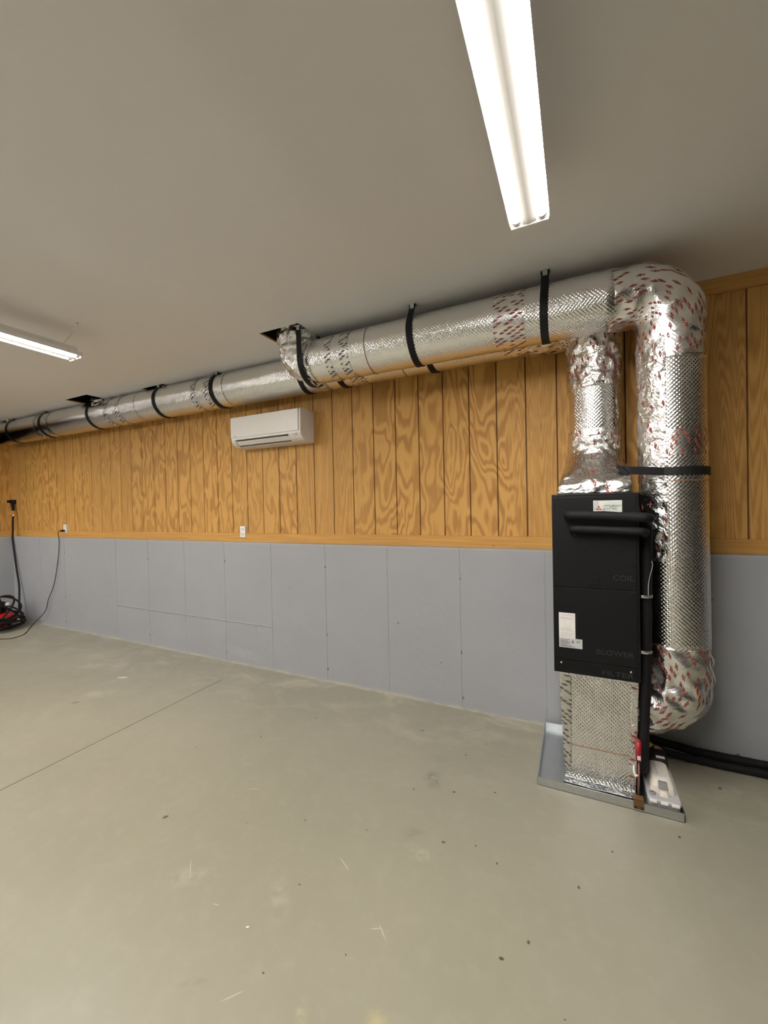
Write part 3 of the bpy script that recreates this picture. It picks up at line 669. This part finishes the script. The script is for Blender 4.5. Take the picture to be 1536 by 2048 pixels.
cov = link('motor_cover', loft([(.074, .310, .418, 2.325, 2.52, .022), (.100, .313, .415, 2.335, 2.52, .022), (.124, .322, .406, 2.36, 2.515, .02), (.130, .330, .398, 2.372, 2.508, .018)]), 'cream', pu)
link('cover_ridge', loft([(.129, .345, .353, 2.385, 2.505, .003), (.134, .346, .352, 2.388, 2.50, .0025)]), 'grey', cov)
link('window', loft([(.095, .345, .385, 2.326, 2.36, .004), (.120, .347, .383, 2.340, 2.37, .004)]), 'ink', cov)
link('nose', loft([(.074, .346, .388, 2.300, 2.345, .014), (.086, .350, .384, 2.306, 2.345, .012), (.092, .354, .380, 2.312, 2.345, .01)]), 'cream', cov)
link('float_cap', cyl(bmesh.new(), (.318, 2.312, .073), (.318, 2.312, .079), .014, 20), 'ink', lid, True)
for x0_, x1_, m_ in ((.300, .330, 'white'), (.345, .375, 'white2'), (.388, .420, 'white')): link('latch', B(x0_, x1_, 2.264, 2.275, .058, .070, bev=.002), m_, lid)
mt = link('motor', loft([(.074, .322, .420, 2.50, 2.66, .008), (.140, .326, .416, 2.51, 2.655, .008)]), 'cab2', pu)
link('sticker', B(.365, .405, 2.522, 2.545, .1400, .1412), 'paper', mt)
bm = cyl(bmesh.new(), (.337, 2.60, .150), (.346, 2.58, .178), .010, 14, .013); cyl(bm, (.334, 2.607, .14), (.338, 2.598, .152), .006, 10)
o = link('wire_connector', bm, 'yellow', None, True); tag(o, 'yellow twist-on wire connector above the condensate pump', 'connector')
bm = cyl(bmesh.new(), (.365, 2.59, .162), (.398, 2.60, .152), .011, 14, .008); cyl(bm, (.395, 2.599, .153), (.405, 2.61, .14), .005, 10)
o = link('wire_connector', bm, 'brown', None, True); tag(o, 'brown twist-on wire connector beside the yellow one', 'connector')

# ------------------------------------------------------------------ wall air conditioner
ac = thing('wall_air_conditioner', 'white split air conditioner on the wood wall below the ducts', 'air conditioner', (-2.545, D, 2.24))
W0, W1 = -2.950, -2.140
prof = [(0, 2.386), (.155, 2.386), (.185, 2.380), (.196, 2.368), (.199, 2.19), (.198, 2.165), (.188, 2.142), (.170, 2.122), (.145, 2.107), (.11, 2.099), (.05, 2.096), (0, 2.096)]
prof_n = [(0, 2.386), (.155, 2.386), (.185, 2.380), (.196, 2.368), (.199, 2.19), (.198, 2.163), (.12, 2.175), (.09, 2.135), (.128, 2.102), (.11, 2.099), (.05, 2.096), (0, 2.096)]
bm = bmesh.new()
def extr(pr, xa, xb):
    a = [bm.verts.new((xa, D - d, z)) for d, z in pr]; b = [bm.verts.new((xb, D - d, z)) for d, z in pr]
    for i in range(len(pr)):
        j = (i + 1) % len(pr); bm.faces.new((a[i], a[j], b[j], b[i]))
    bm.faces.new(a); bm.faces.new(list(reversed(b)))
sh = lambda pr, s_: [((d * s_), 2.241 + (z - 2.241) * (1 - (1 - s_) * .6)) for d, z in pr]
extr(prof, W0, W0 + .048); extr(prof_n, W0 + .048, W1 - .135); extr(prof, W1 - .135, W1)
link('casing', bm, 'white', ac)
fp = link('front_panel', B(W0 + .002, W1 - .018, D - .207, D - .196, 2.184, 2.374, bev=.003), 'white', ac)
link('logo_plate', B(W0 + .035, W0 + .072, D - .2085, D - .2065, 2.194, 2.200), 'ink_lt', fp)
bm = bmesh.new()
extr([(.118, 2.172), (.116, 2.169), (.089, 2.137), (.092, 2.134)], W0 + .05, W1 - .137)
for k in range(6):
    xk = W0 + .1 + k * .1; box(bm, xk, xk + .002, D - .135, D - .10, 2.142, 2.165)
link('air_outlet', bm, 'dark', ac)
for k, (d1, z1, d2, z2) in enumerate([(.190, 2.147, .150, 2.118)]):
    bm = bmesh.new(); extr([(d1, z1), (d1 - .004, z1 + .004), (d2 - .006, z2 + .004), (d2, z2 - .001)], W0 + .052, W1 - .139); link('louver', bm, 'white2', ac)
link('display', B(W1 - .075, W1 - .042, D - .2, D - .194, 2.150, 2.164, bev=.001), 'ink_lt', ac)
link('screw', cyl(bmesh.new(), (W1 - .001, D - .13, 2.165), (W1 + .002, D - .13, 2.165), .004, 10), 'ink', ac)

# ------------------------------------------------------------------ outlets and cord
def outlet(x, z, label):
    r = thing('wall_outlet', label, 'outlet', (x, D - .02, z)); y = D - .019
    link('cover_plate', B(x - .034, x + .034, y - .008, D, z - .056, z + .056, bev=.003), 'white2', r)
    for dz in (-.025, .025):
        s_ = link('socket', loft([(0, -.016, .016, -.014, .014, .008), (.004, -.015, .015, -.013, .013, .008)]), 'white', r)
        s_.matrix_parent_inverse = Matrix(); s_.rotation_euler = (PI / 2, 0, 0); s_.location = (0, y - .008 - r.location.y, dz)
        sl = bmesh.new()
        for dx in (-.006, .006): box(sl, dx - .001, dx + .001, -.0125 + .012, -.003 + .012, .0038, .0046)
        q = link('slot', sl, 'dark', s_); q.matrix_parent_inverse = Matrix()
    link('screw', cyl(bmesh.new(), (x, y - .0075, z), (x, y - .0095, z), .003, 8), 'chrome', r)
    return r
outlet(-3.011, 1.284, 'white duplex wall outlet under the air conditioner')
outlet(-6.200, 1.300, 'white duplex wall outlet near the left corner with a black cord plugged in')
pc = thing('power_cord', 'thin black power cord trailing from the left outlet to the floor', 'cord', (-6.2, D - .03, 1.27))
link('plug', B(-6.235, -6.185, D - .065, D - .028, 1.262, 1.288, bev=.006), 'rubber', pc)
link('cable', sweep(smooth_path([(-6.225, D - .05, 1.275), (-6.23, D - .09, 1.270), (-6.16, 2.90, 1.235), (-6.10, 2.885, 1.15), (-6.13, 2.885, .96), (-6.19, 2.885, .75), (-6.27, 2.88, .52), (-6.40, 2.87, .35), (-6.42, 2.87, .24), (-6.52, 2.86, .14), (-6.68, 2.85, .035), (-6.66, 2.80, .006), (-6.42, 2.66, .005), (-6.23, 2.535, .005), (-6.19, 2.45, .005), (-6.20, 2.38, .005), (-6.35, 2.30, .005), (-6.6, 2.2, .005)], 3), .0042, seg=8), 'rubber', pc)

# ------------------------------------------------------------------ air coupling, hose, compressor
rg = thing('air_line_coupling', 'black air line fitting with brass coupler on the wall by the left corner', 'fitting', (-7.54, D, 1.70))
bm = box(bmesh.new(), -7.585, -7.52, D - .055, D, 1.665, 1.725, bev=.01); cyl(bm, (-7.55, D - .04, 1.68), (-7.50, D - .05, 1.56), .022, 16, .018); cyl(bm, (-7.575, D - .05, 1.70), (-7.56, D - .085, 1.70), .02, 14)
link('valve_body', bm, 'rubber', rg)
bm = cyl(bmesh.new(), (-7.50, D - .05, 1.565), (-7.487, D - .056, 1.51), .013, 6); cyl(bm, (-7.487, D - .056, 1.51), (-7.484, D - .06, 1.475), .010, 14)
link('coupler', bm, 'brass', rg)
CX, CY = -6.87, 2.50
ah_ = thing('air_hose', 'black air hose hanging from the wall fitting and coiled round the red compressor', 'hose', (-7.48, D - .06, 1.47))
hp = [(-7.484, D - .06, 1.48), (-7.478, D - .07, 1.38), (-7.42, 2.93, 1.26), (-7.33, 2.885, 1.17), (-7.29, 2.88, 1.05), (-7.27, 2.88, .94), (-7.20, 2.87, .72), (-7.11, 2.86, .50), (-7.05, 2.83, .33), (-7.0, 2.80, .20), (-6.9, 2.80, .12)]
link('hanging_length', sweep(smooth_path(hp, 3), .0115, seg=12), 'rubber', ah_)
coils = []
for k, (rx, tilt, z, ph) in enumerate([(.285, 0, .05, 0), (.30, .03, .075, 1), (.275, -.04, .10, 2), (.295, .06, .125, 3), (.28, .10, .15, .5), (.27, .35, .24, 2.2), (.26, .5, .27, 1.2), (.25, .62, .28, 3.4), (.24, .8, .25, .2)]):
    pts = []
    for q in range(73):
        a = 2 * PI * q / 72; p_ = Vector((rx * math.cos(a), rx * .97 * math.sin(a), .006 * math.sin(3 * a + ph)))
        p_ = Matrix.Rotation(tilt, 3, Vector((math.cos(ph), math.sin(ph), 0))) @ p_; pts.append(Vector((CX, CY, z)) + p_)
    for p_ in pts: p_.z = max(p_.z, .013)
    link('coil', sweep(pts, .0115, seg=10, caps=False), 'rubber', ah_)
co = thing('air_compressor', 'red pancake air compressor in the left corner, half out of the photo', 'compressor', (CX, CY, 0))
bm = bmesh.new(); secs = [(0.0, .045), (.10, .048), (.17, .065), (.21, .10), (.222, .14), (.21, .18), (.17, .215), (.10, .235), (0.0, .24)]
rows = []
for r_, z in secs[1:-1]: rows.append([bm.verts.new((CX + r_ * math.cos(2 * PI * k / 48), CY + r_ * math.sin(2 * PI * k / 48), z)) for k in range(48)])
for A, Z in zip(rows, rows[1:]):
    for k in range(48): bm.faces.new((A[k], A[(k + 1) % 48], Z[(k + 1) % 48], Z[k]))
bm.faces.new(list(reversed(rows[0]))); bm.faces.new(rows[-1])
link('tank', bm, 'redpaint', co, True)
for k in range(4):
    a = PI / 4 + k * PI / 2; link('foot', cyl(bmesh.new(), (CX + .15 * math.cos(a), CY + .15 * math.sin(a), 0), (CX + .14 * math.cos(a), CY + .14 * math.sin(a), .085), .022, 14, .017), 'rubber', co, True)
link('motor_housing', box(box(bmesh.new(), CX - .11, CX + .10, CY - .09, CY + .10, .23, .36, bev=.03, seg=3), CX + .03, CX + .13, CY - .05, CY + .06, .235, .31, bev=.012), 'cab', co)
hd = fillet([(CX - .15, CY, .235), (CX - .15, CY, .43), (CX + .15, CY, .43), (CX + .15, CY, .235)], [.06, .06], 8)
link('handle', sweep(resample(hd, .03), .012, seg=14), 'rubber', co)
bm = cyl(bmesh.new(), (CX + .12, CY + .07, .33), (CX + .155, CY + .09, .33), .022, 20); link('gauge', bm, 'paper', co, True)
